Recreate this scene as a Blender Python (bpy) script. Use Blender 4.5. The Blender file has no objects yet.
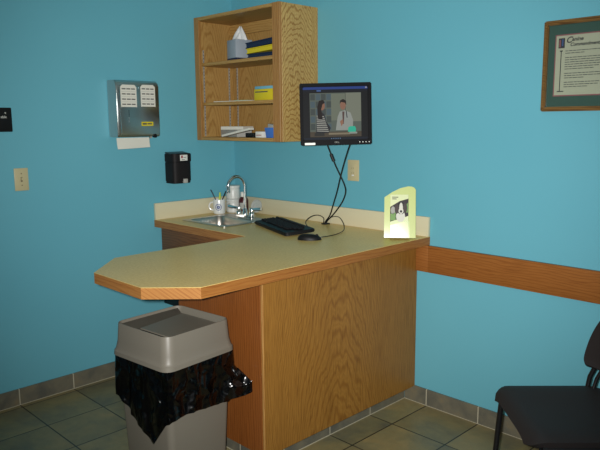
import bpy, bmesh, math, random
from mathutils import Vector, Matrix, Euler
random.seed(7)
S = bpy.context.scene
COL = S.collection
PI = math.pi

# ------------------------------------------------------------------ materials
def lin(c):
    f = lambda v: v/12.92 if v <= .04045 else ((v+.055)/1.055)**2.4
    return tuple(f(v/255.) for v in c) + (1.,)

def base(name, rgb, rough=.5, metal=0., spec=.5, **kw):
    m = bpy.data.materials.new(name); m.use_nodes = True
    b = m.node_tree.nodes['Principled BSDF']
    b.inputs['Base Color'].default_value = lin(rgb)
    b.inputs['Roughness'].default_value = rough
    b.inputs['Metallic'].default_value = metal
    b.inputs['Specular IOR Level'].default_value = spec
    for k, v in kw.items(): b.inputs[k.replace('_', ' ')].default_value = v
    return m

class NT:
    def __init__(s, m): s.t = m.node_tree; s.b = s.t.nodes['Principled BSDF']
    def n(s, typ, **kw):
        x = s.t.nodes.new(typ)
        for k, v in kw.items(): setattr(x, k, v)
        return x
    def l(s, a, b): s.t.links.new(a, b)
    def coord(s): return s.n('ShaderNodeTexCoord').outputs['Object']
    def math(s, op, a, b=None):
        x = s.n('ShaderNodeMath', operation=op)
        for i, v in enumerate((a, b)):
            if v is None: continue
            if isinstance(v, (int, float)): x.inputs[i].default_value = v
            else: s.l(v, x.inputs[i])
        return x.outputs[0]
    def mapping(s, vec, scale=(1,1,1), loc=(0,0,0)):
        x = s.n('ShaderNodeMapping'); s.l(vec, x.inputs[0])
        x.inputs['Scale'].default_value = scale; x.inputs['Location'].default_value = loc
        return x.outputs[0]
    def noise(s, vec, scale, detail=2, rough=.5, dist=0):
        x = s.n('ShaderNodeTexNoise'); s.l(vec, x.inputs['Vector'])
        x.inputs['Scale'].default_value = scale; x.inputs['Detail'].default_value = detail
        x.inputs['Roughness'].default_value = rough; x.inputs['Distortion'].default_value = dist
        return x.outputs['Fac']
    def ramp(s, fac, stops):
        x = s.n('ShaderNodeValToRGB'); s.l(fac, x.inputs[0]); e = x.color_ramp.elements
        while len(e) < len(stops): e.new(.5)
        for el, (p, c) in zip(e, stops): el.position = p; el.color = c if len(c) == 4 else lin(c)
        return x.outputs[0]
    def mix(s, fac, a, b, mode='MIX'):
        x = s.n('ShaderNodeMix', data_type='RGBA', blend_type=mode)
        if isinstance(fac, (int, float)): x.inputs[0].default_value = fac
        else: s.l(fac, x.inputs[0])
        for i, v in ((6, a), (7, b)):
            if isinstance(v, tuple): x.inputs[i].default_value = v
            else: s.l(v, x.inputs[i])
        return x.outputs[2]
    def bump(s, h, strength, dist=.002):
        x = s.n('ShaderNodeBump'); x.inputs['Strength'].default_value = strength
        x.inputs['Distance'].default_value = dist
        s.l(h, x.inputs['Height']); s.l(x.outputs[0], s.b.inputs['Normal'])
    def col(s, c): s.l(c, s.b.inputs['Base Color'])

def oak(name, light, mid, dark, grain='z', plank=.34, arc=.07, k=330., wob=1.6, straight=0., rough=.42, amp=.5, shift=None):
    """plain-sawn oak: growth rings cut as tall parabolas inside each plank, fine pores along the grain"""
    m = base(name, mid, rough, spec=.3); q = NT(m)
    inf = q.n('ShaderNodeObjectInfo')
    v = q.coord(); sx = q.n('ShaderNodeSeparateXYZ'); q.l(v, sx.inputs[0]); o = dict(zip('xyz', sx.outputs))
    along = o[grain]; ac = [o[t] for t in 'xyz' if t != grain]
    rnd = inf.outputs['Random']
    across = q.math('ADD', q.math('ADD', ac[0], ac[1]), q.math('MULTIPLY', rnd, 3.1) if shift is None else shift)
    cb = q.n('ShaderNodeCombineXYZ'); q.l(across, cb.inputs[0]); q.l(q.math('ADD', along, q.math('MULTIPLY', rnd, 17.)), cb.inputs[2])
    p = cb.outputs[0]
    fr = q.math('DIVIDE', across, plank)
    idx = q.math('FLOOR', fr)
    wn = q.n('ShaderNodeTexWhiteNoise', noise_dimensions='1D'); q.l(idx, wn.inputs['W'])
    xl = q.math('MULTIPLY', q.math('SUBTRACT', q.math('FRACT', fr), .5), plank)
    wig = q.math('SUBTRACT', q.noise(q.mapping(p, (6,6,1.6)), 1.0, 2, .5), .5)
    xl = q.math('ADD', xl, q.math('MULTIPLY', wig, min(.09, plank*.35)))
    f = q.math('MULTIPLY', q.math('MULTIPLY', xl, xl), k)
    f = q.math('ADD', f, q.math('DIVIDE', along, arc)) if not straight else q.math('ADD', q.math('MULTIPLY', across, straight), q.math('MULTIPLY', along, 1.2))
    f = q.math('ADD', f, q.math('MULTIPLY', wn.outputs['Value'], 10.))
    f = q.math('ADD', f, q.math('MULTIPLY', q.noise(q.mapping(p, (14,14,3.5)), 1.0, 3, .55), wob*2))
    ring = q.math('ADD', q.math('MULTIPLY', q.math('SINE', q.math('MULTIPLY', f, 2*PI)), .5), .5)
    c = q.ramp(ring, [(0., dark), (.3, mid), (.75, light), (1., mid)])
    pores = q.noise(q.mapping(p, (330,330,7)), 1.0, 2, .6)
    c = q.mix(amp*.55, c, q.ramp(pores, [(.36, lin(dark)), (.52, (1,1,1,1))]), 'MULTIPLY')
    broad = q.noise(q.mapping(p, (8,8,.7)), 1.0, 2)
    c = q.mix(.6, c, q.ramp(broad, [(.3, (.80,.78,.74,1)), (.7, (1,1,1,1))]), 'MULTIPLY')
    q.col(c); q.bump(pores, .06, .0004)
    return m

M = {}
def wallmat():
    m = base('teal_paint', (103,171,181), .48, spec=.35); q = NT(m); v = q.coord()
    n = q.noise(v, 140, 3, .6); big = q.noise(v, 1.1, 2)
    q.col(q.ramp(big, [(.3, (98,169,186)), (.7, (103,174,190))])); q.bump(n, .12, .0015)
    return m
M['wall'] = wallmat()
M['ceiling'] = base('ceiling_white', (225,224,215), .9)

def floormat():
    m = base('slate_tile', (80,76,58), .38, spec=.45); q = NT(m); v = q.coord()
    sx = q.n('ShaderNodeSeparateXYZ'); q.l(v, sx.inputs[0])
    fx = q.math('DIVIDE', q.math('SUBTRACT', sx.outputs[0], .345-.302*20), .302)
    fy = q.math('DIVIDE', q.math('SUBTRACT', sx.outputs[1], -.301*30), .301)
    gx = q.math('ABSOLUTE', q.math('SUBTRACT', q.math('FRACT', fx), .5))
    gy = q.math('ABSOLUTE', q.math('SUBTRACT', q.math('FRACT', fy), .5))
    g = q.math('GREATER_THAN', q.math('MAXIMUM', gx, gy), .4895)
    cell = q.n('ShaderNodeCombineXYZ'); q.l(q.math('FLOOR', fx), cell.inputs[0]); q.l(q.math('FLOOR', fy), cell.inputs[1])
    wn = q.n('ShaderNodeTexWhiteNoise'); q.l(cell.outputs[0], wn.inputs[0])
    ad = q.n('ShaderNodeVectorMath', operation='MULTIPLY_ADD'); q.l(wn.outputs['Color'], ad.inputs[0]); ad.inputs[1].default_value = (9,9,9); q.l(v, ad.inputs[2])
    n1 = q.noise(ad.outputs[0], 4.5, 5, .6, .4); n2 = q.noise(ad.outputs[0], 28, 4, .6)
    c = q.ramp(n1, [(.28, (114,110,90)), (.5, (142,132,94)), (.68, (160,142,96)), (.85, (176,138,90))])
    c = q.mix(.35, c, q.ramp(n2, [(.3, (.6,.6,.6,1)), (.7, (1,1,1,1))]), 'MULTIPLY')
    tone = q.ramp(wn.outputs['Value'], [(0, (.78,.78,.78,1)), (1, (1,1,1,1))])
    c = q.mix(1., c, tone, 'MULTIPLY')
    c = q.mix(g, c, lin((38,36,30)))
    q.col(c)
    h = q.math('SUBTRACT', q.math('MULTIPLY', n1, .5), g); q.bump(h, .35, .002)
    return m
M['floor'] = floormat()

def skirtmat(name, axis, off, per):
    m = base(name, (110,106,90), .5); q = NT(m); v = q.coord()
    sx = q.n('ShaderNodeSeparateXYZ'); q.l(v, sx.inputs[0])
    f = q.math('DIVIDE', q.math('SUBTRACT', sx.outputs['xyz'.index(axis)], off-per*30), per)
    g = q.math('GREATER_THAN', q.math('ABSOLUTE', q.math('SUBTRACT', q.math('FRACT', f), .5)), .491)
    low = q.math('LESS_THAN', sx.outputs[2], .0045)
    g = q.math('MAXIMUM', g, low)
    n1 = q.noise(v, 9, 4, .6, .3)
    c = q.ramp(n1, [(.3, (86,86,78)), (.55, (108,104,88)), (.75, (124,112,86))])
    q.col(q.mix(g, c, lin((178,172,150))))
    return m
M['skirt_x'] = skirtmat('skirting_tile_back', 'x', .345, .302)
M['skirt_y'] = skirtmat('skirting_tile_side', 'y', 0., .301)

O1 = ((186,150,90), (179,142,82), (162,124,68))
M['oak_v'] = oak('oak_vertical', *O1, plank=.3, arc=.09, k=300)
M['oak_panel'] = oak('oak_panel', (156,112,50), (149,105,45), (136,92,38), plank=1.3, arc=.085, k=125, wob=1.7, amp=.8, shift=.41)
M['oak_end'] = oak('oak_end', (140,84,38), (132,76,32), (118,66,26), straight=70., wob=1.2)
M['oak_side'] = oak('oak_cabinet_side', (200,168,106), (188,154,92), (158,120,64), plank=.5, arc=.035, k=260, wob=2.6, amp=.9)
M['oak_x'] = oak('oak_along_x', *O1, grain='x', straight=60.)
M['oak_rail'] = oak('oak_rail', (156,100,48), (150,94,44), (138,84,38), grain='x', straight=75., wob=1.8)
M['oak_edge_y'] = oak('oak_edge_y', (160,108,54), (155,102,49), (145,92,43), grain='y', straight=60.)
M['oak_edge_x'] = oak('oak_edge_x', (172,122,66), (167,114,60), (154,102,52), grain='x', straight=60.)
M['oak_dark'] = oak('oak_false_front', (134,88,46), (124,80,40), (104,64,30), grain='x', straight=60.)
M['oak_stile'] = oak('oak_stile', (176,134,78), (168,124,70), (148,104,54), straight=80.)

def laminate():
    m = base('beige_laminate', (186,170,122), .3, spec=.2); q = NT(m); v = q.coord()
    n1 = q.noise(v, 90, 4, .7); n2 = q.noise(v, 7, 3, .6)
    c = q.ramp(n1, [(.3, (208,176,104)), (.5, (222,191,118)), (.7, (232,204,134))])
    c = q.mix(.5, c, q.ramp(n2, [(.3, (.88,.87,.84,1)), (.7, (1,1,1,1))]), 'MULTIPLY')
    q.col(c); return m
M['laminate'] = laminate()
M['splash'] = base('backsplash_laminate', (206,198,166), .35)
M['chrome'] = base('chrome', (215,218,220), .1, 1.)
M['steel'] = base('brushed_steel', (196,188,178), .33, 1.)
def brushed():
    m = base('brushed_chrome', (185,188,186), .3, 1.); q = NT(m)
    n = q.noise(q.mapping(q.coord(), (60, 60, 1.5)), 3, 2); q.bump(n, .05, .0005); return m
M['disp'] = brushed()
M['black'] = base('black_plastic', (18,18,20), .5, spec=.25)
M['bezel'] = base('bezel_plastic', (9,10,14), .6, spec=.12)
M['key'] = base('key_plastic', (24,24,26), .6, spec=.2)
M['cable'] = base('cable_rubber', (14,14,15), .5)
M['beige'] = base('ivory_plate', (190,180,140), .4)
M['beige_d'] = base('ivory_shadow_gap', (120,110,84), .5)
M['white'] = base('white_plastic', (222,222,214), .4)
M['paper'] = base('paper', (212,210,198), .8)
M['paper_g'] = base('grey_paper', (165,165,158), .8)
M['ink'] = base('ink', (70,70,72), .8)
M['yellow'] = base('yellow_card', (206,188,30), .6)
M['ltblue'] = base('light_blue_card', (110,170,190), .6)
M['blue'] = base('blue_plastic', (66,112,190), .45)
M['navy'] = base('navy_card', (22,32,62), .5)
M['tissuebox'] = base('tissue_box', (150,160,170), .6)
M['tissue'] = base('tissue', (225,226,226), .9)
M['smoke'] = base('smoked_plastic', (24,21,22), .6, spec=.25)
M['smoke_lid'] = base('dark_teal_lid', (44,58,60), .4)
M['standard'] = base('zinc_metal', (158,155,146), .45)
M['red'] = base('red_ink', (150,50,60), .6)
M['binpl'] = base('grey_bin_plastic', (114,109,98), .45)
def bagmat():
    m = base('black_liner', (4,4,5), .21, spec=.5); q = NT(m); v = q.coord()
    w = q.noise(v, 9, 2, .5)
    x = q.n('ShaderNodeTexVoronoi', distance='EUCLIDEAN'); x.inputs['Scale'].default_value = 1.
    add = q.n('ShaderNodeVectorMath', operation='ADD'); q.l(q.mapping(v, (15,15,6)), add.inputs[0])
    cw = q.n('ShaderNodeCombineXYZ'); q.l(q.math('MULTIPLY', w, 2.5), cw.inputs[0]); q.l(q.math('MULTIPLY', w, -1.8), cw.inputs[1]); q.l(cw.outputs[0], add.inputs[1])
    q.l(add.outputs[0], x.inputs['Vector'])
    q.bump(x.outputs['Distance'], .8, .05); return m
M['bag'] = bagmat()
def fabric():
    m = base('chair_plastic', (40,36,36), .62, spec=.25); q = NT(m); q.bump(q.noise(q.coord(), 500, 2), .15, .0006); return m
M['chair'] = fabric()
M['chairmetal'] = base('chair_tube', (20,20,22), .35)
M['gframe'] = oak('picture_frame_wood', (128,98,54), (114,84,44), (88,62,32), grain='x', straight=90.)
M['matgreen'] = base('green_mat', (62,86,80), .85)
M['matpink'] = base('pink_line', (150,92,98), .8)
M['cert'] = base('certificate_paper', (184,178,160), .75)
M['dkink'] = base('dark_ink', (62,56,60), .8)
M['lime'] = base('lime_card', (176,188,96), .45, Coat_Weight=.16, Coat_Roughness=.13)
M['limel'] = base('pale_lime_card', (204,212,158), .4, Coat_Weight=.09, Coat_Roughness=.13)
M['green'] = base('grass_print', (96,140,52), .5)
M['mug'] = base('mug_glaze', (214,216,214), .2)
M['emblem'] = base('emblem_blue', (72,90,140), .5)
M['maroon'] = base('maroon_bottle', (70,24,28), .2)
M['tub'] = base('milky_plastic', (205,207,202), .35)
M['clear'] = base('orb_translucent', (200,205,200), .2, Alpha=.62)
def clearmat(name, tint, gloss, rough):
    m = bpy.data.materials.new(name); m.use_nodes = True; t = m.node_tree; t.nodes.clear()
    o = t.nodes.new('ShaderNodeOutputMaterial'); mx = t.nodes.new('ShaderNodeMixShader'); a = t.nodes.new('ShaderNodeBsdfTransparent'); g = t.nodes.new('ShaderNodeBsdfGlossy')
    a.inputs[0].default_value = lin(tint); g.inputs['Roughness'].default_value = rough; mx.inputs[0].default_value = gloss
    t.links.new(a.outputs[0], mx.inputs[1]); t.links.new(g.outputs[0], mx.inputs[2]); t.links.new(mx.outputs[0], o.inputs[0])
    return m
M['pane'] = clearmat('picture_glass', (246,250,248), .03, .02)
M['pocket'] = clearmat('clear_pocket', (246,248,238), .025, .14)
M['marker'] = base('marker_green', (176,200,60), .4)
M['ear'] = base('brown_print', (52,40,36), .6)
M['pen'] = base('pen_teal', (24,54,70), .4)
M['whitecoat'] = None
def emit(name, rgb, s=1.0):
    m = bpy.data.materials.new(name); m.use_nodes = True; t = m.node_tree
    b = t.nodes['Principled BSDF']; b.inputs['Base Color'].default_value = (.01,.01,.01,1)
    b.inputs['Roughness'].default_value = .5; b.inputs['Specular IOR Level'].default_value = .05
    b.inputs['Emission Color'].default_value = lin(rgb); b.inputs['Emission Strength'].default_value = s
    return m
def scr(rgb):
    k = 'scr%d_%d_%d' % rgb
    if k not in M: M[k] = emit('screen_pixels_%d_%d_%d' % rgb, rgb, .92)
    return M[k]

# ------------------------------------------------------------------ mesh building
class MB:
    def __init__(s): s.bm = bmesh.new(); s.mats = []
    def slot(s, m):
        m = M[m] if isinstance(m, str) else m
        if m not in s.mats: s.mats.append(m)
        return s.mats.index(m)
    def merge(s, b, m, T=None):
        if T is not None: b.transform(T)
        i = s.slot(m)
        for f in b.faces: f.material_index = i
        bmesh.ops.recalc_face_normals(b, faces=b.faces[:])
        me = bpy.data.meshes.new('t'); b.to_mesh(me); b.free()
        s.bm.from_mesh(me); bpy.data.meshes.remove(me); return s
    def box(s, lo, hi, m, bev=0., seg=2, T=None):
        b = bmesh.new(); bmesh.ops.create_cube(b, size=1)
        for v in b.verts: v.co = Vector([(lo[i]+hi[i])/2 + v.co[i]*(hi[i]-lo[i]) for i in range(3)])
        if bev: bmesh.ops.bevel(b, geom=b.edges[:], offset=bev, segments=seg, profile=.5, affect='EDGES')
        return s.merge(b, m, T)
    def prism(s, pts, h, m, T=None, bev=0., holes=()):
        """polygon in xy, from z=0 to z=h"""
        b = bmesh.new()
        if holes:
            es = []
            for loop in [pts]+list(holes):
                vs = [b.verts.new((x, y, 0)) for x, y in loop]
                es += [b.edges.new((vs[i], vs[(i+1) % len(vs)])) for i in range(len(vs))]
            bmesh.ops.triangle_fill(b, edges=es, use_beauty=True)
        else:
            b.faces.new([b.verts.new((x, y, 0)) for x, y in pts])
        r = bmesh.ops.extrude_face_region(b, geom=b.faces[:])
        bmesh.ops.translate(b, verts=[g for g in r['geom'] if isinstance(g, bmesh.types.BMVert)], vec=(0,0,h))
        if bev: bmesh.ops.bevel(b, geom=[e for e in b.edges if len(e.link_faces) == 2 and e.calc_face_angle(0) > .6], offset=bev, segments=2, affect='EDGES')
        return s.merge(b, m, T)
    def lathe(s, prof, m, n=32, T=None, sx=1, sy=1):
        b = bmesh.new(); rows = []
        for r, z in prof:
            rows.append([b.verts.new((0,0,z))] if r < 1e-6 else [b.verts.new((sx*r*math.cos(2*PI*i/n), sy*r*math.sin(2*PI*i/n), z)) for i in range(n)])
        for a, c in zip(rows, rows[1:]):
            for i in range(n):
                j = (i+1) % n
                q = [a[i % len(a)], a[j % len(a)], c[j % len(c)], c[i % len(c)]]
                u = []
                for v in q:
                    if v not in u: u.append(v)
                if len(u) > 2: b.faces.new(u)
        for row in (rows[0], rows[-1]):
            if len(row) > 1: b.faces.new(row)
        return s.merge(b, m, T)
    def tube(s, pts, r, m, n=10, smooth=0, T=None):
        P = [Vector(p) for p in pts]
        for _ in range(smooth):
            Q = [P[0]]
            for a, c in zip(P, P[1:]): Q += [a.lerp(c, .25), a.lerp(c, .75)]
            P = Q+[P[-1]]
        b = bmesh.new(); up = None; rows = []
        for i, p in enumerate(P):
            t = (P[min(i+1, len(P)-1)]-P[max(i-1, 0)]).normalized()
            if up is None: up = t.orthogonal().normalized()
            up = (up - t*up.dot(t)).normalized(); w = t.cross(up)
            rr = r(i/(len(P)-1)) if callable(r) else r
            rows.append([b.verts.new(p+rr*(math.cos(2*PI*k/n)*up+math.sin(2*PI*k/n)*w)) for k in range(n)])
        for a, c in zip(rows, rows[1:]):
            for k in range(n): b.faces.new((a[k], a[(k+1) % n], c[(k+1) % n], c[k]))
        b.faces.new(rows[0][::-1]); b.faces.new(rows[-1])
        return s.merge(b, m, T)
    def grid(s, f, nu, nv, m, closed=False, thick=0., T=None):
        b = bmesh.new()
        V = [[b.verts.new(f(i/nu, j/nv)) for j in range(nv+1)] for i in range(nu if closed else nu+1)]
        for i in range(nu):
            for j in range(nv):
                k = (i+1) % len(V) if closed else i+1
                b.faces.new((V[i][j], V[k][j], V[k][j+1], V[i][j+1]))
        bmesh.ops.recalc_face_normals(b, faces=b.faces[:])
        if thick:
            b.normal_update()
            r = bmesh.ops.solidify(b, geom=b.faces[:], thickness=thick)
        return s.merge(b, m, T)
    def text(s, txt, size, m, T, extrude=.0003, shear=0., align='LEFT', bold=0.):
        cu = bpy.data.curves.new('t', 'FONT'); cu.body = txt; cu.size = size; cu.extrude = extrude; cu.shear = shear; cu.align_x = align; cu.offset = bold
        o = bpy.data.objects.new('t', cu); COL.objects.link(o)
        dg = bpy.context.evaluated_depsgraph_get(); me = bpy.data.meshes.new_from_object(o.evaluated_get(dg))
        b = bmesh.new(); b.from_mesh(me); bpy.data.meshes.remove(me)
        bpy.data.objects.remove(o); bpy.data.curves.remove(cu)
        return s.merge(b, m, T)
    def build(s, name, parent=None, loc=None, label=None, angle=35):
        me = bpy.data.meshes.new(name); s.bm.to_mesh(me); s.bm.free()
        for m in s.mats: me.materials.append(m)
        me.polygons.foreach_set('use_smooth', [True]*len(me.polygons))
        me.set_sharp_from_angle(angle=math.radians(angle)); me.update()
        o = bpy.data.objects.new(name, me); COL.objects.link(o)
        if parent: o.parent = parent
        if loc: o.location = loc
        if label: o['label'] = label
        return o

def tag(o, label, cat, group=None, kind=None):
    o['label'] = label; o['category'] = cat
    if group: o['group'] = group
    if kind: o['kind'] = kind
    return o
def thing(name, label, cat, loc=(0,0,0), rotz=0., group=None):
    o = bpy.data.objects.new(name, None); COL.objects.link(o); o.empty_display_size = .05
    o.location = loc; o.rotation_euler = (0,0,rotz)
    return tag(o, label, cat, group)
def struct(name, mb):
    o = mb.build(name); o['kind'] = 'structure'; return o
def T(loc=(0,0,0), rx=0, ry=0, rz=0): return Matrix.Translation(loc) @ Euler((rx, ry, rz)).to_matrix().to_4x4()
ONX = T(rx=PI/2, rz=PI/2)     # drawing plane (x right, y up) -> on the x=0 wall, seen from +x: right = +y, up = z
ONY = T(rx=PI/2)              # drawing plane -> on the y=0 wall, seen from -y: right = +x, up = z

# ------------------------------------------------------------------ room
RX, RY, RZ = 4.3, -3.9, 2.55
struct('floor', MB().box((-.1, RY-.1, -.1), (RX+.1, .1, 0), 'floor'))
struct('ceiling', MB().box((-.1, RY-.1, RZ), (RX+.1, .1, RZ+.1), 'ceiling'))
struct('wall_left', MB().box((-.1, RY, 0), (0, 0, RZ), 'wall'))
struct('wall_back', MB().box((-.1, 0, 0), (RX+.1, .1, RZ), 'wall'))
struct('wall_right', MB().box((RX, RY, 0), (RX+.1, 0, RZ), 'wall'))
struct('wall_front', MB().box((-.1, RY-.1, 0), (RX+.1, RY, RZ), 'wall'))
struct('baseboard_back', MB().box((1.413, -.011, 0), (RX, 0, .09), 'skirt_x', .0015, 1))
struct('baseboard_left', MB().box((0, RY, 0), (.011, 0, .09), 'skirt_y', .0015, 1))
struct('baseboard_peninsula', MB().box((1.403, -1.02, 0), (1.413, -.011, .09), 'skirt_y'))
struct('baseboard_end', MB().box((.875, -1.02, 0), (1.403, -1.01, .09), 'skirt_x'))
struct('trim_1', MB().box((1.548, -.02, .717), (RX, 0, .855), 'oak_rail', .003, 2).box((1.4745, -.02, .717), (1.549, 0, .855), 'oak_rail', .003, 2))

# ------------------------------------------------------------------ worktop, cabinets
H, ET = .90, .043
XI, XR, YB, D = .856, 1.547, -1.572, -.633
ct = thing('countertop', 'beige laminate L-shaped counter with clipped corners and an oak edge', 'countertop', (0,0,0))
outer = [(.002,-.002), (.002,D), (XI,D), (XI,-1.373), (1.054,YB), (1.397,YB), (XR,-1.421), (XR,-.002)]
hole = [(.165,-.515), (.525,-.515), (.525,-.255), (.165,-.255)]
def inset(p, d):   # inward offset of the open edge run used for the slab under the band
    return p
band = .018
inner = [(.002,-.002), (.002,D+band), (XI+band,D+band), (XI+band,-1.373-.0075+.0), (1.054+.0075,YB+band), (1.397-.0075,YB+band), (XR-band,-1.421+.0075), (XR-band,-.002)]
MB().prism(inner, ET-.0016, 'laminate', T((0,0,H-ET)), holes=[hole]).prism(outer, .0016, 'laminate', T((0,0,H-.0016)), holes=[hole]).build('laminate_top', ct)
def edge(i, j, mat):
    a, b, c, d = outer[i], outer[j], inner[j], inner[i]
    MB().prism([a, b, c, d], ET-.0018, mat, T((0,0,H-ET))).build('edge_band', ct)
edge(1, 2, 'oak_edge_x'); edge(2, 3, 'oak_edge_y'); edge(3, 4, 'oak_edge_x'); edge(4, 5, 'oak_edge_x'); edge(5, 6, 'oak_edge_x'); edge(6, 7, 'oak_edge_y')
MB().box((.002, D, H), (.02, -.002, 1.0), 'splash', .002).build('backsplash', ct)
MB().box((.0205, -.02, H), (XR, -.002, 1.0), 'splash', .002).build('backsplash', ct)
MB().lathe([(.022,0), (.026,.002), (.026,.004), (.018,.005), (.018,.0015), (0,.0015)], 'black', 24, T((.878,-.056,H))).build('cable_grommet', ct, label='round black cable hole in the counter by the backsplash')

ZLOW = .375
bc = thing('base_cabinet', 'brown wall-hung sink cabinet with black lower panel against the left wall', 'cabinet', (.435,-.29,0))
MB().box((-.433,-.28,ZLOW), (.43,.288,.735), 'oak_v').box((-.433,-.28,.735), (.43,-.255,H-ET-.001), 'oak_v').box((-.433,.25,.735), (.43,.288,H-ET-.001), 'oak_v').box((-.433,-.255,.735), (-.415,.25,H-ET-.001), 'oak_v').box((.412,-.255,.735), (.43,.25,H-ET-.001), 'oak_v').build('body', bc)
MB().box((-.428,-.30,.70), (.425,-.281,H-ET-.004), 'oak_dark', .002).build('false_front', bc)
MB().box((-.428,-.30,ZLOW), (.425,-.281,.69), 'black', .002).build('lower_panel', bc, label='black lower panel')

pc = thing('peninsula_cabinet', 'oak peninsula cabinet with plywood side panel carrying the counter', 'cabinet', (1.17,-.535,0))
MB().box((-.295,-.51,.09), (.285,.53,H-ET-.001), 'oak_v').build('body', pc)
MB().box((.286,-.5295,.086), (.303,.533,H-ET-.001), 'oak_panel', .001, 1).build('side_panel', pc)
MB().box((-.297,-.53,.086), (.2855,-.511,H-ET-.001), 'oak_end', .001, 1).build('end_panel', pc)
MB().box((.2935,-.5335,.086), (.3035,-.5296,H-ET-.001), 'oak_stile', .001, 1).build('corner_strip', pc)

# sink + faucet
sk = thing('sink', 'small stainless steel sink set into the counter below the corner', 'sink', (.345,-.3525,H))
rim = [(-.205,-.1825), (.205,-.1825), (.205,.1825), (-.205,.1825)]
def rrect(x0, y0, x1, y1, r, n=6):
    out = []
    for cx, cy, a in ((x1-r,y0+r,-90), (x1-r,y1-r,0), (x0+r,y1-r,90), (x0+r,y0+r,180)):
        for i in range(n+1):
            t = math.radians(a+90*i/n); out.append((cx+r*math.cos(t), cy+r*math.sin(t)))
    return out
MB().prism(rrect(-.205,-.1825,.205,.1825,.02), .004, 'steel', T((0,0,.0002)), .0015, holes=[rrect(-.172,-.155,.172,.09,.045)]).build('rim', sk)
b = bmesh.new(); rows = []
for k, (ins, z) in enumerate(((0,.003), (.004,-.004), (.01,-.05), (.016,-.11), (.03,-.135), (.06,-.145))):
    rows.append([b.verts.new((x, y, z)) for x, y in rrect(-.172+ins,-.155+ins,.172-ins,.09-ins, .045)])
n = len(rows[0])
for a, c in zip(rows, rows[1:]):
    for i in range(n): b.faces.new((a[i], a[(i+1) % n], c[(i+1) % n], c[i]))
b.faces.new(rows[-1]); MB().merge(b, 'steel').build('bowl', sk)
MB().lathe([(.04,-.1445), (.04,-.141), (.03,-.140), (.012,-.1425), (0,-.1425)], 'chrome', 24, T((0,-.03,0))).build('drain', sk)
fa = thing('faucet', 'chrome gooseneck faucet with two wrist blade handles behind the sink', 'faucet', (.352,-.212,H+.0045))
MB().prism(rrect(-.085,-.026,.085,.026,.024), .018, 'chrome', None, .005).build('deck_plate', fa)
spts = [(0,0,.015), (0,0,.19)] + [(-.012*(1-math.cos(t)), -.055*(1-math.cos(t)), .19+.062*math.sin(t)) for t in [PI*i/14 for i in range(1, 15)]] + [(-.024,-.11,.165)]
MB().tube(spts, .0085, 'chrome', 14).lathe([(.02,.015), (.018,.03), (.012,.05), (.0095,.055), (.0095,.06)], 'chrome', 20).lathe([(.0105,0), (.0105,.02)], 'chrome', 14, T((-.024,-.11,.158))).build('spout', fa)
for s in (-1, 1):
    h = MB().lathe([(.017,.015), (.017,.03), (.013,.036), (.015,.05), (.012,.06), (0,.062)], 'chrome', 20, T((.06*s,0,0))).build('valve', fa)
    MB().tube([(.06*s,0,.052), (.06*s+.03*s,.006-.02*(s<0),.056), (.06*s+.075*s,.012-.03*(s<0),.06)], lambda t: .0065+.0035*t, 'chrome', 10).build('handle', h)

# ------------------------------------------------------------------ on the left wall
dp = thing('towel_dispenser', 'chrome paper towel dispenser with two printed sheets on the left wall', 'dispenser', (0,-.765,1.40))
pr = [(.001,0), (.094,.0), (.1,.012), (.1,.28), (.094,.3), (.075,.313), (.001,.315)]
MB().prism(pr, .27, 'disp', T(rx=PI/2) @ Matrix.Translation((0,0,-.135)), .004).build('housing', dp)
MB().box((.1005,-.131,.014), (.104,.131,.285), 'disp', .0015).build('front_cover', dp)
MB().box((.1042,-.120,.016), (.1062,-.115,.283), 'chrome', .001).build('edge_trim', dp)
def sheet(y0, y1, z0, z1):
    c = .012
    pts = [(y0,z0), (y1,z0), (y1,z1-c), (y1-c,z1), (y0+c,z1), (y0,z1-c)]
    mb = MB().prism(pts, .0006, 'paper', T((.1042,0,0)) @ ONX)
    w = (y1-y0-.012)/3
    for r in range(4):
        for k in range(3):
            zz = z1-.022-r*.028
            mb.box((.1049, y0+.006+k*w+.002, zz-.0035), (.1051, y0+.006+k*w+w-.003, zz+.0025), 'ink')
            mb.box((.1049, y0+.006+k*w, zz-.016), (.1051, y0+.006+k*w+w-.001, zz-.0145), 'paper_g')
    mb.build('printed_sheet', dp, label='white sheet of printed boxes stuck on the chrome cover')
sheet(-.112,-.012,.165,.287); sheet(.014,.108,.168,.290)
MB().box((.1042,.012,.061), (.1052,.088,.084), 'yellow').box((.1052,.018,.068), (.1054,.046,.077), 'ink').box((.1052,.05,.069), (.1054,.08,.076), 'ink').build('instruction_label', dp, label='yellow label with dark writing')
MB().box((.1041,-.066,.112), (.1047,-.063,.15), 'black').box((.1041,-.0655,.078), (.1046,-.0635,.106), 'chrome').build('level_slot', dp)
MB().lathe([(.005,0), (.005,.002), (0,.0025)], 'chrome', 16, T((.1041,.004,.272), ry=PI/2)).build('lock', dp)
MB().lathe([(.009,0), (.011,.004), (.011,.02), (.008,.024), (0,.025)], 'black', 20, T((.085,.1,.004), ry=PI/2)).lathe([(.006,0), (.006,.012)], 'chrome', 14, T((.08,.078,-.004), ry=PI/2)).build('feed_knob', dp)
tw = thing('paper_towel', 'white paper towel sheet hanging from the chrome dispenser', 'paper towel', (.08,-.80,1.396))
MB().grid(lambda u, v: Vector((.012+.004*math.sin(u*5)*v+.01*v*v, -.107+.208*u, -.0+(-.062+.006*u)*v)), 16, 8, 'paper', thick=.0012).build('towel_sheet', tw)

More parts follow.
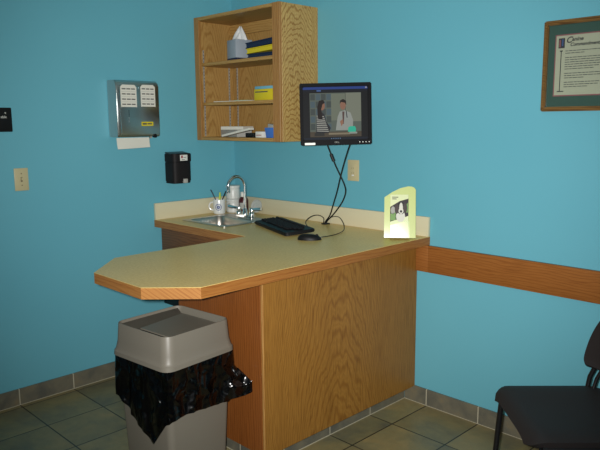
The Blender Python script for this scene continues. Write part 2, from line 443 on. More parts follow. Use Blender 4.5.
sd = thing('soap_dispenser', 'dark smoked plastic soap dispenser on the left wall above the counter', 'soap dispenser', (0,-.476,1.115))
def half(w, d, n=14):
    p = [(.001,-w)]; p += [(.02+(d-.02)*math.cos(a), w*math.sin(a)) for a in [(-PI/2)+PI*i/n for i in range(n+1)]]; p += [(.001,w)]
    return p
def sup(w, d, n=16):
    pts = []
    for i in range(n+1):
        a = -PI/2+PI*i/n; c, s_ = math.cos(a), math.sin(a)
        pts.append((.03+(d-.03)*abs(c)**.28, w*math.copysign(abs(s_)**.6, s_)))
    return [(.001,-w)]+pts+[(.001,w)]
MB().prism(sup(.064,.094), .012, 'smoke', T((0,0,0)), .003).prism(sup(.066,.098), .115, 'smoke', T((0,0,.012)), .002).build('tank', sd)
MB().prism(sup(.069,.102), .052, 'smoke', T((0,0,.128)), .004).prism(sup(.066,.098), .006, 'smoke_lid', T((0,0,.183), ry=math.radians(8)), .002).build('cover', sd)
MB().box((.088,-.004,.002), (.108,.024,.028), 'paper_g', .003).build('push_button', sd, label='grey push lever')
MB().box((.093,-.024,.137), (.1045,.028,.172), 'white', .001).box((.1046,-.018,.152), (.1048,-.006,.168), 'red').box((.1046,-.002,.155), (.1048,.018,.158), 'ink').box((.1046,-.016,.143), (.1048,.008,.146), 'ink').build('product_label', sd, label='small white label with a red mark')

sw = thing('light_switch', 'ivory toggle light switch plate on the left wall', 'light switch', (0,-1.409,1.195))
MB().box((.0005,-.036,-.058), (.006,.036,.058), 'beige', .003).build('plate', sw)
MB().box((.0061,-.005,-.012), (.0068,.005,.012), 'beige_d').box((.006,-.0035,-.004), (.016,.0035,.009), 'beige', .001).build('toggle', sw)
for z in (-.03,.03): MB().lathe([(.0032,0), (.0032,.001), (0,.0015)], 'beige_d', 12, T((.006,0,z), ry=PI/2)).build('screw', sw)
sg = thing('wall_sign', 'black sign with small white lettering at the left picture edge', 'sign', (0,-1.53,1.498))
MB().box((.001,-.095,-.06), (.006,.095,.06), 'black', .004).build('panel', sg)
MB().text('e', .016, 'white', T((.0062,.060,.030)) @ ONX).text('able', .018, 'white', T((.0062,.040,.008)) @ ONX).build('lettering', sg, label='small white letters')

# ------------------------------------------------------------------ on the back wall
ol = thing('wall_outlet', 'ivory outlet plate on the back wall below the monitor', 'outlet', (1.038,0,1.21))
MB().box((-.041,-.006,-.058), (.041,-.0005,.058), 'beige', .003).build('plate', ol)
MB().box((-.018,-.0085,-.034), (.018,-.006,.034), 'beige', .0015).build('insert', ol)
for z in (.012,-.014): MB().box((-.007,-.0092,z-.004), (-.005,-.0086,z+.005), 'beige_d').box((.005,-.0092,z-.004), (.007,-.0086,z+.005), 'beige_d').build('slots', ol)
MB().box((-.007,-.0095,-.030), (.009,-.0086,-.023), 'white').build('sticker', ol, label='tiny white sticker')

pf = thing('framed_certificate', 'wooden framed certificate with green mat on the back wall', 'picture', (2.256,0,1.698))
W2, H2, F = .154, .186, .019
for a, b in (((-W2,-H2),(W2,-H2)), ((W2,-H2),(W2,H2)), ((W2,H2),(-W2,H2)), ((-W2,H2),(-W2,-H2))):
    da = (math.copysign(F, a[0]), math.copysign(F, a[1])); db = (math.copysign(F, b[0]), math.copysign(F, b[1]))
    MB().prism([a, b, (b[0]-db[0], b[1]-db[1]), (a[0]-da[0], a[1]-da[1])], .023, 'gframe', T((0,-.001,0)) @ ONY, .004).build('frame_rail', pf)
MB().box((-W2+.015,-.010,-H2+.015), (W2-.015,-.002,H2-.015), 'matgreen').build('mat_board', pf)
MB().box((-.107,-.0112,-.124), (.107,-.0102,.127), 'matpink').build('mat_line', pf)
mb = MB().box((-.102,-.0122,-.119), (.102,-.0114,.122), 'cert')
mb.text('C', .034, 'dkink', T((-.062,-.0124,.092)) @ ONY, .0001, .3, 'LEFT', .0007).text('anine', .022, 'dkink', T((-.038,-.0124,.098)) @ ONY, .0001, .3, 'LEFT', .0006).text('Commandments', .0185, 'dkink', T((-.044,-.0124,.078)) @ ONY, .0001, .3, 'LEFT', .0006)
mb.box((-.092,-.0127,.072), (-.066,-.0123,.112), 'dkink').box((-.089,-.0129,.076), (-.083,-.0126,.106), 'matpink').box((-.078,-.0129,.08), (-.072,-.0126,.108), 'emblem')
mb.box((-.081,-.0126,-.102), (-.0775,-.0123,.062), 'dkink').box((-.085,-.0126,.058), (-.0735,-.0123,.063), 'dkink').box((-.09,-.0126,-.106), (-.062,-.0123,-.102), 'dkink')
z = .058
random.seed(3)
for para in (2, 6, 3, 3):
    for k in range(para):
        w = (.135 if k < para-1 else .06+.05*random.random()); x = -.062
        while x < -.062+w:
            l = .008+.014*random.random(); mb.box((x,-.0126,z), (min(x+l, .085),-.0123,z+.0028), 'ink'); x += l+.0025
            if x > .082: break
        z -= .0092
    z -= .0085
mb.build('certificate_sheet', pf)
MB().box((-W2+.016,-.0150,-H2+.016), (W2-.016,-.0140,H2-.016), 'pane').build('glass', pf)

# ------------------------------------------------------------------ upper cabinet and what stands in it
CX, CZ, CH, CD, CW = .003, 1.369, .739, .298, .765
uc = thing('wall_cabinet', 'open oak wall cabinet with two shelves hung in the corner', 'cabinet', (CX,0,CZ))
MB().box((0,-CD+.018,0), (.014,-.001,CH), 'oak_v', .001, 1).build('side_panel', uc)
MB().box((CW-.016,-CD+.018,0), (CW,-.001,CH), 'oak_side', .001, 1).build('side_panel', uc)
MB().box((.0145,-CD+.002,CH-.02), (CW-.0165,-.001,CH-.0005), 'oak_x', .001, 1).build('top_panel', uc)
MB().box((.0145,-CD+.002,.0005), (CW-.0165,-.001,.02), 'oak_x', .001, 1).build('bottom_panel', uc)
MB().box((.0145,-.012,.0205), (CW-.0165,-.001,CH-.0205), 'oak_v').build('back_panel', uc)
MB().box((.0145,-.03,CH-.085), (CW-.0165,-.0125,CH-.021), 'oak_x', .001, 1).build('nailer', uc)
for x0, x1 in ((0,.046), (CW-.058,CW)):
    MB().box((x0,-CD,0), (x1,-CD+.0175,CH), 'oak_stile', .001, 1).build('stile', uc)
SH = (1.600-CZ, 1.839-CZ)      # shelf tops
for z in SH: MB().box((.019,-.268,z-.019), (CW-.02,-.0205,z), 'oak_x', .001, 1).build('shelf', uc)
def standard(x, y, wide_x):
    mb = MB()
    a, b_ = ((.0045,.002) if wide_x else (.002,.0045))
    mb.box((x-a, y-b_, .025), (x+a, y+b_, .55), 'standard')
    for k in range(26):
        z = .035+.02*k
        if wide_x: mb.box((x-.002, y-b_-.0003, z), (x+.002, y-b_, z+.008), 'ink')
        else: mb.box((x+a, y-.002, z), (x+a+.0003, y+.002, z+.008), 'ink')
    mb.build('shelf_standard', uc, label='pale slotted metal shelf standard')
standard(.0172,-.245,False); standard(.0172,-.045,False); standard(.062,-.0145,True); standard(.70,-.0145,True)

Z3, Z2, Z1 = CZ+SH[1]+.0008, CZ+SH[0]+.0008, CZ+.0208
tb = thing('tissue_box', 'pale grey cube tissue box on the top cabinet shelf', 'tissue box', (.276,-.165,Z3), math.radians(-12))
MB().box((-.056,-.056,0), (.056,.056,.122), 'tissuebox', .002).build('carton', tb)
MB().box((-.0562,-.0562,.004), (.0562,.0562,.016), 'navy').build('band', tb)
def tis(u, v):
    a = 2*PI*u; rr = (.040*(1-v)**.8+.006)*(1+.35*math.sin(3*a+2*v)+.2*math.sin(5*a))
    return Vector((rr*math.cos(a)+.012*v, rr*.75*math.sin(a), .1185+.07*v*(1+.22*math.sin(2*a+1))))
MB().grid(tis, 40, 10, 'tissue', closed=True, thick=.001).build('tissue', tb)
def folder(name, lab, x, y, z, L, Wd, th, mat, rz, tilt):
    o = thing(name, lab, 'folder', (x, y, z), rz, 'folders piled on the top cabinet shelf')
    t = T(ry=-tilt)
    MB().box((0,-Wd/2,0), (L,Wd/2,th*.18), mat, .0005, 1, t).box((0,-Wd/2,th*.82), (L,Wd/2,th), mat, .0005, 1, t).box((0,Wd/2-.003,0), (L,Wd/2,th), mat, .0005, 1, t).build('cover', o)
    MB().box((.004,-Wd/2+.004,th*.2), (L-.004,Wd/2-.0035,th*.8), mat, 0, 1, t).build('pages', o)
    return o
fx = .44
folder('folder', 'navy blue folder at the bottom of the pile beside the tissue box', fx+.012,-.165,Z3, .285,.19,.022,'navy', .03, .0)
folder('folder', 'yellow folder in the middle of the pile on the top shelf', fx+.008,-.167,Z3+.0235, .288,.19,.028,'yellow', .03, .045)
folder('folder', 'navy blue folder topmost of the pile above the yellow one', fx,-.165,Z3+.053, .29,.19,.032,'navy', .03, .06)

yb = thing('yellow_box', 'yellow carton with light blue top on the middle cabinet shelf', 'box', (.575,-.20,Z2), 0)
MB().box((-.075,-.05,0), (.072,.05,.062), 'yellow', .0015).box((-.066,-.0506,.043), (.04,-.0501,.049), 'ink').build('carton', yb)
MB().box((-.072,-.048,.0622), (.070,.048,.078), 'ltblue', .0015).build('top_flap', yb)
tag(MB().box((-.16,-.07,0), (.16,.07,.005), 'paper', 0, 1, T(rz=.12)).build('paper_stack', None, (.26,-.155,Z2)), 'thin flat stack of papers lying on the middle cabinet shelf', 'papers')
tag(MB().box((-.05,-.03,0), (.05,.03,.004), base('green_paper', (120,140,90), .8), 0, 1, T(rz=.3)).build('leaflet', None, (.30,-.16,Z2+.0055)), 'small green leaflet on papers on the middle shelf', 'leaflet')

tag(MB().box((-.12,-.05,0), (.12,.05,.042), 'paper_g', .001, 1, T(rz=-.25)).build('envelope_pack', None, (.20,-.145,Z1)), 'grey-white pack of envelopes lying left on the bottom cabinet shelf', 'envelopes', 'envelopes on the bottom cabinet shelf')
tag(MB().box((-.085,-.055,0), (.085,.055,.02), 'paper', .001, 1, T(rz=.25)).build('envelope_pack', None, (.205,-.14,Z1+.0428)), 'white envelopes on top of the grey pack on the bottom shelf', 'envelopes', 'envelopes on the bottom cabinet shelf')
tag(MB().box((-.125,-.02,0), (.125,.016,.012), 'paper', .001, 1, T(rz=.05, ry=-.17)).build('booklet', None, (.355,-.258,Z1+.0225)), 'white booklet lying tilted on the bottom cabinet shelf', 'booklet')
tag(MB().box((-.043,-.03,0), (.043,.03,.026), 'black', .002).build('black_box', None, (.475,-.235,Z1)), 'small black box at the front of the bottom cabinet shelf', 'box')
wb = thing('white_box', 'small white carton with red writing beside the black box', 'box', (.553,-.235,Z1))
MB().box((-.031,-.03,0), (.030,.03,.034), 'white', .001).box((-.025,-.0305,.012), (.02,-.0301,.016), 'red').build('carton', wb)
tag(MB().box((-.045,-.04,0), (.045,.04,.068), 'paper_g', .002, 2, T(ry=.12)).build('grey_carton', None, (.56,-.13,Z1+.0055)), 'grey carton standing behind small white box in the cabinet', 'box')
bb = thing('blue_bin', 'blue plastic bin at the right of the bottom cabinet shelf', 'bin', (.634,-.20,Z1))
b = bmesh.new()
rows = [[b.verts.new((x, y, z)) for x, y in rrect(-s1,-s2,s1,s2,.008,3)] for s1, s2, z in ((.036,.055,0), (.042,.062,.056), (.039,.059,.056), (.034,.053,.004))]
n = len(rows[0])
for a, c in zip(rows, rows[1:]):
    for i in range(n): b.faces.new((a[i], a[(i+1) % n], c[(i+1) % n], c[i]))
b.faces.new(rows[0]); b.faces.new(rows[-1])
MB().merge(b, 'blue').build('tub', bb)
tag(MB().lathe([(0,0), (.014,0), (.015,.004), (.015,.1), (.009,.115), (.009,.128), (0,.13)], 'white', 18, None).build('small_bottle', None, (.654,-.17,Z1+.0048)), 'white slim bottle standing in the blue plastic bin', 'bottle')

# ------------------------------------------------------------------ monitor
CAMR = Matrix((( .70439566,-.10489051, .70201477), (.70976901, .11439209,-.69508446), (-.00739717, .9878828, .15502533)))
CAMP = Vector((3.39393868,-2.75383189, 1.47364352)); FPX = 653.369
mc = Vector((1.118,-.239,1.514))
mo = thing('monitor', 'black flat monitor on a wall arm showing a video', 'monitor', mc, 0)
RM = Euler((math.radians(-4), math.radians(-.9), math.radians(45.5)), 'XYZ').to_matrix().to_4x4()
mw, mh = .364/2, .313/2
mb = MB().prism([(-mw,-mh), (mw,-mh), (mw,mh), (-mw,mh)], .02, 'bezel', RM @ T((0,.001,0)) @ ONY @ T((0,0,0)), .004, holes=[[(-mw+.017,-mh+.028), (mw-.017,-mh+.028), (mw-.017,mh-.018), (-mw+.017,mh-.018)]])
mb.build('bezel', mo)
MB().box((-mw+.004,.002,-mh+.004), (mw-.004,.022,mh-.004), 'bezel', .003, 2, RM).box((-.12,.02,-.1), (.12,.05,.1), 'bezel', .012, 2, RM).build('back_shell', mo)
def uv(u, v): return ((u-.5)*2*mw, (.5-v)*2*mh)
lay = [0]
smb = MB()
def poly(pts, c, k):
    smb.prism([uv(*p) for p in pts], .0002, scr(c), RM @ T((0,-.0104-.0003*k,0)) @ ONY)
def rect(u0, v0, u1, v1, c, k): poly([(u0,v1), (u1,v1), (u1,v0), (u0,v0)], c, k)
def oval(u, v, a, b_, c, k): poly([(u+a*math.cos(2*PI*i/14), v-b_*math.sin(2*PI*i/14)) for i in range(14)], c, k)
rect(.046,.057,.954,.911,(14,16,20),-31)
rect(.046,.058,.954,.098,(34,58,122),-30); rect(.046,.098,.954,.135,(14,18,30),-30); rect(.24,.105,.30,.13,(60,90,140),-29)
rect(.92,.066,.945,.088,(140,140,150),-29)
rect(.14,.155,.86,.865,(84,92,84),-30)
for c0 in range(4):
    for r0 in range(5): rect(.15+c0*.075,.17+r0*.12,.215+c0*.075,.27+r0*.12,(70,86,92) if (c0+r0) % 2 else (62,70,68),-29)
rect(.44,.17,.64,.60,(102,108,94),-29); rect(.64,.16,.86,.62,(112,116,102),-29); rect(.638,.16,.645,.55,(70,74,66),-28)
rect(.14,.78,.86,.865,(70,62,50),-28); rect(.40,.80,.70,.83,(122,112,92),-27); rect(.20,.80,.34,.85,(40,40,38),-27)
poly([(.22,.80), (.24,.52), (.29,.45), (.345,.5), (.37,.62), (.43,.72), (.40,.80)], (34,36,40), -27)
for k in range(9): poly([(.232,.532+k*.03), (.338+.008*k,.542+k*.03), (.338+.008*k,.528+k*.03), (.236,.518+k*.03)], (150,150,142), -26)
oval(.31,.36,.042,.075,(130,92,72),-26); poly([(.25,.56), (.245,.38), (.27,.28), (.33,.265), (.352,.31), (.318,.34), (.30,.42), (.32,.58)], (28,20,18), -25)
poly([(.50,.76), (.53,.54), (.56,.46), (.63,.44), (.71,.48), (.745,.60), (.74,.76)], (138,142,136), -27)
poly([(.595,.46), (.625,.46), (.615,.66), (.60,.66)], (80,60,56), -26); poly([(.56,.62), (.60,.58), (.61,.64), (.58,.70)], (138,100,80), -25)
poly([(.645,.45), (.655,.45), (.668,.56), (.655,.56)], (30,34,44), -26)
oval(.605,.36,.04,.072,(132,96,78),-26); poly([(.56,.34), (.568,.28), (.61,.258), (.65,.285), (.652,.36), (.635,.32), (.58,.305)], (32,24,22), -25)
poly([(.67,.79), (.675,.72), (.70,.70), (.77,.70), (.785,.74), (.78,.79)], (44,168,140), -26); poly([(.69,.82), (.69,.79), (.80,.79), (.80,.82)], (130,140,132), -26)
rect(.046,.876,.954,.911,(18,26,38),-30)
for k in range(5): oval(.44+.03*k,.892,.007,.008,(90,120,150),-29)
smb.build('screen', mo, label='lit screen with a woman in stripes and a doctor')
MB().text('DELL', .011, 'paper_g', RM @ T((.004,-.0204,-mh+.010)) @ ONY, .0002, 0, 'CENTER').build('maker_mark', mo)
MB().box((-mw+.022,-.0212,-mh+.002), (-mw+.075,-.0192,-mh+.013), 'white', 0, 1, RM).build('sticker', mo, label='white sticker on the bezel corner')
for k in range(4): MB().lathe([(.0026,0), (.0026,.001), (0,.0012)], 'white', 10, RM @ T((mw-.062+.016*k,-.0192,-mh+.0125), rx=PI/2)).build('button', mo)
inv = Matrix.Translation(-mc)
bk = RM @ Vector((0,.049,0)) + mc
MB().box((-.05,.048,-.05), (.05,.054,.05), 'black', .001, 1, RM).tube([bk-mc, Vector((1.09,-.1,1.514))-mc, Vector((1.09,-.01,1.514))-mc], .014, 'black', 12).box((1.05-mc.x,-.012-mc.y,1.46-mc.z), (1.13-mc.x,-.0005-mc.y,1.57-mc.z), 'black', .002).build('wall_arm', mo)

def ray(px, py):
    return CAMR @ Vector(((px-300)/FPX, -(py-225)/FPX, -1))
def onY(px, py, y):
    d = ray(px, py); t = (y-CAMP.y)/d.y; return CAMP+d*t
def onZ(px, py, z):
    d = ray(px, py); t = (z-CAMP.z)/d.z; return CAMP+d*t
def cable(name, lab, pts, r, extra=None):
    o = thing(name, lab, 'cable', pts[-1], 0, 'cables hanging from the monitor')
    MB().tube([Vector(p)-Vector(pts[-1]) for p in pts], r, 'cable', 8, 2).build('cord', o)
    if extra: MB().tube([Vector(p)-Vector(pts[-1]) for p in extra], .0085, 'cable', 12).build('ferrite_bead', o)
G = Vector((.878,-.056,H+.003))
def lerp_y(l, y0, y1):
    ys = [y0+(y1-y0)*i/(len(l)-1) for i in range(len(l))]
    return [onY(px, py, y) for (px, py), y in zip(l, ys)]
c1 = lerp_y([(326,141), (328,147), (332,157), (336,167), (341,177), (345,186), (346,192), (343,201), (337,210), (331,217)], -.215, -.062)+[G+Vector((.006,0,.012)), G+Vector((.006,0,-.002))]
cable('monitor_cable', 'black monitor cable with a bead, bowing right on its way down', c1, .0036, [c1[2]*.7+c1[1]*.3, c1[2]*.6+c1[3]*.4])
c2 = lerp_y([(351,141), (348,150), (344,163), (340,178), (337,192), (333,205), (330,216)], -.19, -.058)+[G+Vector((-.004,0,.012)), G+Vector((-.004,0,-.002))]
cable('monitor_cable', 'straighter black monitor cable hanging from under the screen centre-right', c2, .0036)

# ------------------------------------------------------------------ keyboard, mouse
kr = math.radians(-21)
kb = thing('keyboard', 'black computer keyboard lying on the counter beside the sink', 'keyboard', (.832,-.345,H), kr)
tk = T((0,0,.008), rx=math.radians(4))
KL, KW = .47, .172
MB().prism(rrect(-KL/2,-KW/2,KL/2,KW/2,.02), .018, 'black', tk, .004).build('case', kb)
km = MB().box((-.0078,-.0066,0), (.0078,.0066,.009), 'key', .0022, 1)
k0 = None
rowsk = [(.074,20), (.040,22), (.021,22), (.002,21), (-.017,20), (-.036,10)]
for ry, cnt in rowsk:
    for i in range(cnt if cnt != 10 else 9):
        kx = -.222+.0205*i+(.006 if cnt in (22, 21) else 0)
        if cnt == 10: kx = [-.222,-.198,-.172,.03,.055,.08,.12,.142,.164][i]
        if kx > .228: continue
        p = tk @ Vector((kx*.94, ry*.8-.01, .0185))
        if k0 is None: k = k0 = km.build('key', kb)
        else: k = k0.copy(); COL.objects.link(k)
        k.parent = kb; k.location = p; k.rotation_euler = (math.radians(4),0,0)
MB().box((-.145,-.0455,.0183), (.005,-.032,.027), 'key', .003, 1, tk).build('space_bar', kb)
Lk = Matrix.Translation((.832,-.345,H)) @ Matrix.Rotation(kr, 4, 'Z')
kc = [Lk @ Vector((.17,.08,.02)), onZ(304.4,222.5,H+.02), onZ(310,216.5,H+.05), onZ(318,214.5,H+.055), onZ(324,217.5,H+.035), G+Vector((-.012,-.004,.012)), G+Vector((-.012,-.004,-.002))]
MB().tube([Lk.inverted() @ p for p in kc], .0026, 'cable', 8, 2).build('cord', kb)
mp = onZ(309.5,237.3,H+.012); mp.z = H+.0005
ms = thing('mouse', 'black computer mouse on the counter in front of the keyboard', 'mouse', mp, math.radians(40))
def mouse(u, v):
    a = 2*PI*u; s_ = math.sin(v*PI/2); c = math.cos(v*PI/2)
    return Vector((.060*math.cos(a)*c**.6 if c > 0 else 0, .033*math.sin(a)*c**.6 if c > 0 else 0, .027*s_*(1-.2*math.cos(a)*c)))
b = MB().grid(mouse, 28, 8, 'black', closed=True); b.lathe([(.058,0), (.058,.002)], 'black', 28, None, 1, .55); b.build('shell', ms)
MB().lathe([(.008,-.003), (.009,0), (.008,.003)], 'key', 16, T((.036,0,.0195), rx=PI/2)).build('wheel', ms)
Lm = Matrix.Translation(mp) @ Matrix.Rotation(math.radians(40), 4, 'Z')
mcord = [Lm @ Vector((.056,0,.012)), onZ(322,237,H+.003), onZ(335,235,H+.003), onZ(344,231,H+.004), onZ(344.5,226,H+.02), onZ(341.8,220,H+.05), onY(338.6,216.4,-.07), onY(331.5,216.4,-.06), G+Vector((.012,-.006,.012)), G+Vector((.012,-.006,-.002))]
MB().tube([Lm.inverted() @ p for p in mcord], .0022, 'cable', 8, 2).build('cord', ms)

# ------------------------------------------------------------------ brochure holder
bh = thing('brochure_holder', 'lime green card display stand at the right end of the counter', 'brochure holder', (1.467,-.148,H+.0008), math.radians(37.5))
hw = .078
prof = [(-hw,0), (hw,0), (hw,.236)] + [(hw-.008-.02*i/3, .250-.002*i+.004*math.sin(i)) for i in range(1)]
top = [(hw-.002,.240), (hw-.008,.250), (hw-.02,.256), (hw-.04,.2575), (.0,.248), (-.04,.228), (-hw,.202)]
tl = T((0,0,.0015), rx=math.radians(-11.2))
MB().prism([(-hw,0), (hw,0)]+top, .003, 'lime', tl @ ONY, .0008).build('back_card', bh)
MB().prism([(-.047,0), (.046,0), (.046,.085), (-.047,.06)], .002, 'pocket', tl @ T((0,-.041,.001)) @ ONY).box((-.047,-.0425,-.001), (.046,-.0035,.0008), 'limel', 0, 1, tl).build('pocket', bh)
MB().prism([(-.03,0), (.03,0), (.02,.14), (-.02,.14)], .0015, 'lime', T((0,.07,0), rx=math.radians(20)) @ ONY).build('easel_leg', bh)
br = thing('brochure', 'green dog photo brochure standing in the lime display stand', 'brochure', (1.467,-.148,H+.0008), math.radians(37.5))
tb_ = tl @ T((-.002,-.030,.002), rx=math.radians(-3))
mb = MB().box((-.047,-.0075,0), (.042,0,.212), 'limel', .0005, 1, tb_)
def bp(pts, mat, k): mb.prism([(x, z*1.23) for x, z in pts], .0003, mat, tb_ @ T((0,-.0077-.0003*k,0)) @ ONY)
bp([(-.047,.062), (.042,.086), (.042,.156), (.0,.146), (-.047,.122)], 'dkink', 0)
bp([(-.045,.066), (-.02,.070), (-.02,.10), (-.045,.094)], 'green', 1); bp([(.03,.1), (.04,.1), (.04,.14), (.03,.13)], 'green', 1)
ov = lambda x, z, a, b_: [(x+a*math.cos(2*PI*i/16), z+b_*math.sin(2*PI*i/16)) for i in range(16)]
bp(ov(.004,.085,.022,.024), 'paper', 2); bp(ov(.006,.118,.022,.026), 'black', 3); bp(ov(.006,.116,.009,.024), 'paper', 4); bp(ov(.006,.106,.012,.012), 'paper', 5); bp(ov(.006,.104,.006,.005), 'black', 6)
bp(ov(-.015,.114,.010,.020), 'ear', 4); bp(ov(.026,.118,.010,.020), 'ear', 4); bp(ov(-.033,.108,.011,.016), 'paper_g', 1)
for i, (zz, w) in enumerate(((.160,.03), (.153,.022), (.042,.03), (.034,.036))): bp([(-.038,zz), (-.038+w,zz), (-.038+w,zz+.003), (-.038,zz+.003)], 'ink', 1)
mb.build('cover', br)

# ------------------------------------------------------------------ by the sink
mg = thing('mug', 'white mug with a round blue emblem holding pens', 'mug', (.078,-.198,H+.0005), math.radians(45))
MB().lathe([(0,0), (.034,0), (.038,.004), (.039,.088), (.038,.092), (.036,.088), (.035,.008), (0,.007)], 'mug', 36).build('body', mg)
MB().tube([(-.035,0,.022), (-.056,0,.026), (-.066,0,.046), (-.058,0,.07), (-.035,0,.074)], .0055, 'mug', 10, 2).build('handle', mg)
def emb(r0, r1):
    return lambda u, v: Vector(((.0393*math.sin((r0+(r1-r0)*v)*math.cos(2*PI*u)/.0393)), -.0393*math.cos((r0+(r1-r0)*v)*math.cos(2*PI*u)/.0393), .045+(r0+(r1-r0)*v)*math.sin(2*PI*u)))
MB().grid(emb(.017,.021), 32, 2, 'emblem', closed=True).grid(emb(.003,.011), 24, 2, 'emblem', closed=True).build('emblem', mg, label='round blue emblem')
def pen(name, lab, ang, lean, L, r, m1, m2):
    o = thing(name, lab, 'pen', (.078,-.198,H+.011), 0, 'pens in the mug')
    d = Vector((math.cos(ang), math.sin(ang), 0))
    a = -d*.014+Vector((0,0,.004)); b_ = d*.024+Vector((0,0,.085)); u = (b_-a).normalized()
    MB().tube([a, a+u*L*.7], r, m1, 12).build('barrel', o)
    MB().tube([a+u*L*.705, a+u*L*.97, a+u*L], lambda t: r*(1.15 if t < .9 else .6), m2, 12).build('cap', o)
pen('pen', 'dark teal pen leaning left in the white mug', math.radians(225), .4, .155, .0035, 'pen', 'pen')
pen('pen', 'black pen leaning right in the white mug', math.radians(40), .4, .145, .0035, 'black', 'black')
o = thing('marker', 'yellow green highlighter standing upright in the white mug', 'marker', (.078,-.198,H+.009))
MB().tube([(.004,-.002,.002), (.006,.002,.09)], .007, 'marker', 12).build('barrel', o); MB().tube([(.006,.002,.0905), (.007,.004,.128)], lambda t: .008-.003*t, 'marker', 12).build('cap', o)
def tub(z, lab, hook):
    o = thing('plastic_tub', lab, 'tub', (.09,-.092,z), 0, 'stacked white tubs')
    MB().lathe([(0,0), (.041,0), (.045,.005), (.045,.06), (.042,.068), (.04,.072), (0,.072)], 'tub', 32).build('body', o)
    MB().lathe([(.043,.0723), (.047,.0735), (.047,.084), (.043,.0875), (0,.0875)], 'tub', 32).build('lid', o)
    if hook: MB().tube([(.02,-.042,.062), (.004,-.046,.058), (-.004,-.0465,.045), (.01,-.0465,.034), (.034,-.033,.028)], .0022, 'paper_g', 8, 2).build('wire_clip', o, label='grey hooked wire')
tub(H+.0005, 'lower of two white plastic tubs stacked in the counter corner', True)
tub(H+.0885, 'upper of two white plastic tubs stacked in the counter corner', False)
bt = thing('bottle', 'dark maroon bottle with a white cap behind the faucet', 'bottle', (.182,-.082,H+.0005))
MB().lathe([(0,0), (.028,0), (.031,.004), (.031,.085), (.026,.098), (.016,.106), (.014,.112), (0,.112)], 'maroon', 28).build('body', bt)
MB().lathe([(.018,.107), (.018,.135), (.016,.138), (0,.138)], 'white', 24).build('cap', bt)
MB().grid(lambda u, v: Vector((.0313*math.cos(-1.6+1.6*u), .0313*math.sin(-1.6+1.6*u), .03+.04*v)), 12, 2, 'paper_g').build('label', bt, label='pale paper label')
ld = thing('orb_disc', 'translucent disc added for a round flash orb beside the faucet', 'lid', (.258,-.034,H+.036))  # disc added in place of a flash orb, no real object
tt = T((0,0,.012), rx=math.radians(76), rz=math.radians(12))
MB().lathe([(0,0), (.038,0), (.041,.002), (.042,.008), (.039,.008), (.037,.0035), (.018,.003), (.017,.006), (.015,.006), (.014,.003), (0,.003)], 'clear', 36, tt).build('disc', ld)

# ------------------------------------------------------------------ waste bin + liner
BL, BR_ = (1.185,-1.305,0), math.radians(5)
tc = thing('trash_can', 'square grey plastic trash can with swing lid under the counter', 'trash can', BL, BR_)
def sq(h, r=.02, n=4): return rrect(-h,-h,h,h,r,n)
def loft(levels, m, caps=(True, False)):
    b = bmesh.new(); rows = [[b.verts.new((x, y, z)) for x, y in sq(h, r)] for h, r, z in levels]
    n = len(rows[0])
    for a, c in zip(rows, rows[1:]):
        for i in range(n): b.faces.new((a[i], a[(i+1) % n], c[(i+1) % n], c[i]))
    if caps[0]: b.faces.new(rows[0][::-1])
    if caps[1]: b.faces.new(rows[-1])
    return b
MB().merge(loft([(.13,.02,0), (.143,.025,.008), (.15,.025,.1), (.158,.025,.3), (.166,.025,.52), (.17,.025,.575), (.165,.022,.575), (.15,.022,.3), (.138,.02,.012)], 'binpl', (True, True)), 'binpl').build('body', tc)
lid = MB().merge(loft([(.174,.028,.545), (.184,.042,.545), (.183,.042,.562), (.179,.04,.566), (.176,.04,.578), (.172,.04,.60), (.167,.038,.672), (.165,.036,.676), (.162,.03,.676), (.152,.022,.655), (.150,.02,.648)], 'binpl', (False, False)), 'binpl').build('lid', tc)
mb = bmesh.new()
q4 = [mb.verts.new(p) for p in ((-.150,.148,.668), (-.150,-.146,.668), (-.045,-.146,.655), (-.115,.148,.640))]
mb.faces.new(q4); bmesh.ops.solidify(mb, geom=mb.faces[:], thickness=.003)
MB().merge(mb, 'binpl').build('lid_ledge', lid)
MB().prism([(-.112,.142), (-.038,-.134), (.147,-.134), (.147,.142)], .005, 'binpl', T((0,0,.656), rx=math.radians(-3.2)), .0015).build('swing_flap', lid, label='flat grey swing flap')
MB().box((-.148,-.148,.615), (.148,.148,.62), 'black').build('gap_shade', lid, label='black plate put in as shade under the flap')  # flat black plate paints the shade in the gap below the flap
bg = thing('trash_bag', 'shiny black trash liner hanging over the sides of the grey can', 'trash bag', BL, BR_)
per = []   # perimeter walk: start at left corner (-,-) -> front (+,-) -> right (+,+) -> back (-,+)
def perim(u, h):
    s_ = (u % 1)*4; k = int(s_); f = s_-k
    c = [(-1,-1), (1,-1), (1,1), (-1,1)]; a, b_ = c[k], c[(k+1) % 4]
    x, y = a[0]+(b_[0]-a[0])*f, a[1]+(b_[1]-a[1])*f
    n = (abs(x)**16+abs(y)**16)**(1/16)
    return x*h/n, y*h/n
hem = [(0,.385), (.03,.372), (.07,.335), (.12,.285), (.165,.246), (.185,.237), (.21,.285), (.235,.33), (.26,.345), (.32,.352), (.38,.345), (.43,.338), (.47,.336), (.50,.335), (.53,.35), (.6,.36), (.7,.35), (.8,.34), (.9,.36), (1,.385)]
def hemz(u):
    for (a, za), (b_, zb) in zip(hem, hem[1:]):
        if a <= u <= b_: return za+(zb-za)*(u-a)/(b_-a)
    return .37
from mathutils import noise as mn
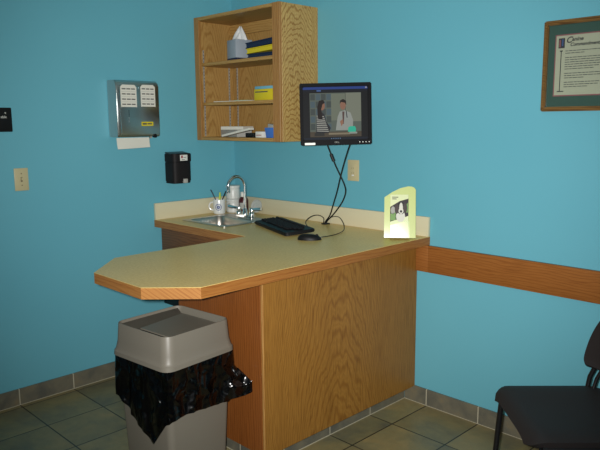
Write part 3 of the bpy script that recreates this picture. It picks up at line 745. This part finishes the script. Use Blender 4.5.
def bagf(u, v):
    u_ = u % 1
    z0 = .553; z = z0+(hemz(u_)-z0)*v
    h = .174-.006*v+.004
    cu = (math.cos(2*PI*u_)*2, math.sin(2*PI*u_)*2)
    rid = lambda sc, zs, o: 1-2*abs(mn.noise(Vector((cu[0]*sc+o, cu[1]*sc, z*zs+o))))
    f = (.010*rid(1.7, 2.2, 3.)+.003*rid(4., 5., 7.))*v**.45-.002+.004*v
    g = max(0, 1-abs(u_-.505)/.075)**1.3*max(0, min(1, (v-.35)*2.2))*.085
    g2 = max(0, 1-abs(u_-.19)/.1)*v*.006
    h += max(f, -.004*v)+g2
    x, y = perim(u_, h)
    x += g*.85; y += g*.35
    if g > .02: z += g*.35
    return Vector((x, y, z))
MB().grid(bagf, 280, 48, 'bag', closed=True, thick=.0008).build('liner', bg, angle=60)

# ------------------------------------------------------------------ chair
ch = thing('chair', 'black armless chair with tube legs standing by the back wall', 'chair', (2.531,-.520,0), math.radians(-45.6))
def seat(u, v):
    x = (u-.5)*.46; y = -.245+.41*v
    r = .07
    # rounded corners in plan
    lim = .23
    if v < .16: lim = .23-.06*(1-math.sqrt(max(0, 1-(1-v/.16)**2)))
    if v > .88: lim = .23-.03*((v-.88)/.12)**2
    x = (u-.5)*2*lim
    z = .470-.012*math.sin(PI*u)*math.sin(PI*min(1, v*1.1))
    z -= .035*max(0, 1-v/.15)**2
    z -= .016*(abs(u-.5)*2)**6
    return Vector((x, y, z))
MB().grid(seat, 36, 30, 'chair', thick=.022).build('seat', ch, angle=60)
def back(u, v):
    z = .545+.295*v
    half_ = .225
    if v < .18: half_ -= .025*(1-math.sqrt(max(0, 1-(1-v/.18)**2)))
    if v > .2: half_ -= .13*((v-.2)/.8)**2.2
    x = (u-.5)*2*half_
    y = .183+.05*v-.075*(2*abs(u-.5))**2*(1-.3*v)
    return Vector((x, y, z))
MB().grid(back, 36, 24, 'chair', thick=.016).build('backrest', ch, angle=60)
for s in (-1, 1):
    MB().tube([(s*.215,-.20,.425), (s*.222,-.205,.38), (s*.24,-.225,.006)], .0105, 'chairmetal', 12, 1).build('leg', ch)
    MB().tube([(s*.215,.15,.425), (s*.222,.16,.38), (s*.24,.25,.006)], .0105, 'chairmetal', 12, 1).build('leg', ch)
    MB().tube([(s*.215,-.20,.424), (s*.215,.15,.424)], .0105, 'chairmetal', 12).build('seat_rail', ch)
    MB().tube([(s*.212,.09,.424), (s*.212,.12,.44), (s*.208,.13,.52), (s*.17,.185,.64)], .009, 'chairmetal', 12, 1).build('back_post', ch)
    MB().tube([(s*.18,.09,.424), (s*.18,.125,.44), (s*.18,.145,.52), (s*.15,.195,.62)], .007, 'chairmetal', 12, 1).build('back_post', ch)

# ------------------------------------------------------------------ lights
l = bpy.data.lights.new('ambient_fill', 'AREA'); l.shape = 'RECTANGLE'; l.size = .6; l.size_y = 1.2; l.energy = 2; l.color = (1.,.97,.9)  # weak overhead area light added as ambient fill, not a real fitting
lo = bpy.data.objects.new('ambient_fill', l); COL.objects.link(lo); lo.location = (2.5, -1.9, RZ-.02)
fl = bpy.data.lights.new('camera_flash', 'SPOT'); fl.energy = 440; fl.spot_size = math.radians(79); fl.spot_blend = 1.; fl.shadow_soft_size = .02; fl.color = (1,.985,.96)
fo = bpy.data.objects.new('camera_flash', fl); COL.objects.link(fo)
w = bpy.data.worlds.new('World'); S.world = w; w.use_nodes = True
w.node_tree.nodes['Background'].inputs[0].default_value = (.5,.5,.5,1); w.node_tree.nodes['Background'].inputs[1].default_value = .02

# ------------------------------------------------------------------ camera
cd = bpy.data.cameras.new('camera'); cam = bpy.data.objects.new('camera', cd); COL.objects.link(cam)
cam.matrix_world = Matrix.Translation(CAMP) @ CAMR.to_4x4()
cd.sensor_fit = 'HORIZONTAL'; cd.sensor_width = 36; cd.lens = FPX*36/600; cd.clip_start = .02
S.camera = cam
fo.matrix_world = Matrix.Translation(CAMP + CAMR @ Vector((-.045,.02,-.01))) @ CAMR.to_4x4() @ Matrix.Rotation(math.radians(-2), 4, 'Y') @ Matrix.Rotation(math.radians(4), 4, 'X')
S.view_settings.view_transform = 'Standard'; S.view_settings.look = 'None'; S.view_settings.gamma = 1.; S.view_settings.exposure = 0.
S.view_settings.use_curve_mapping = False
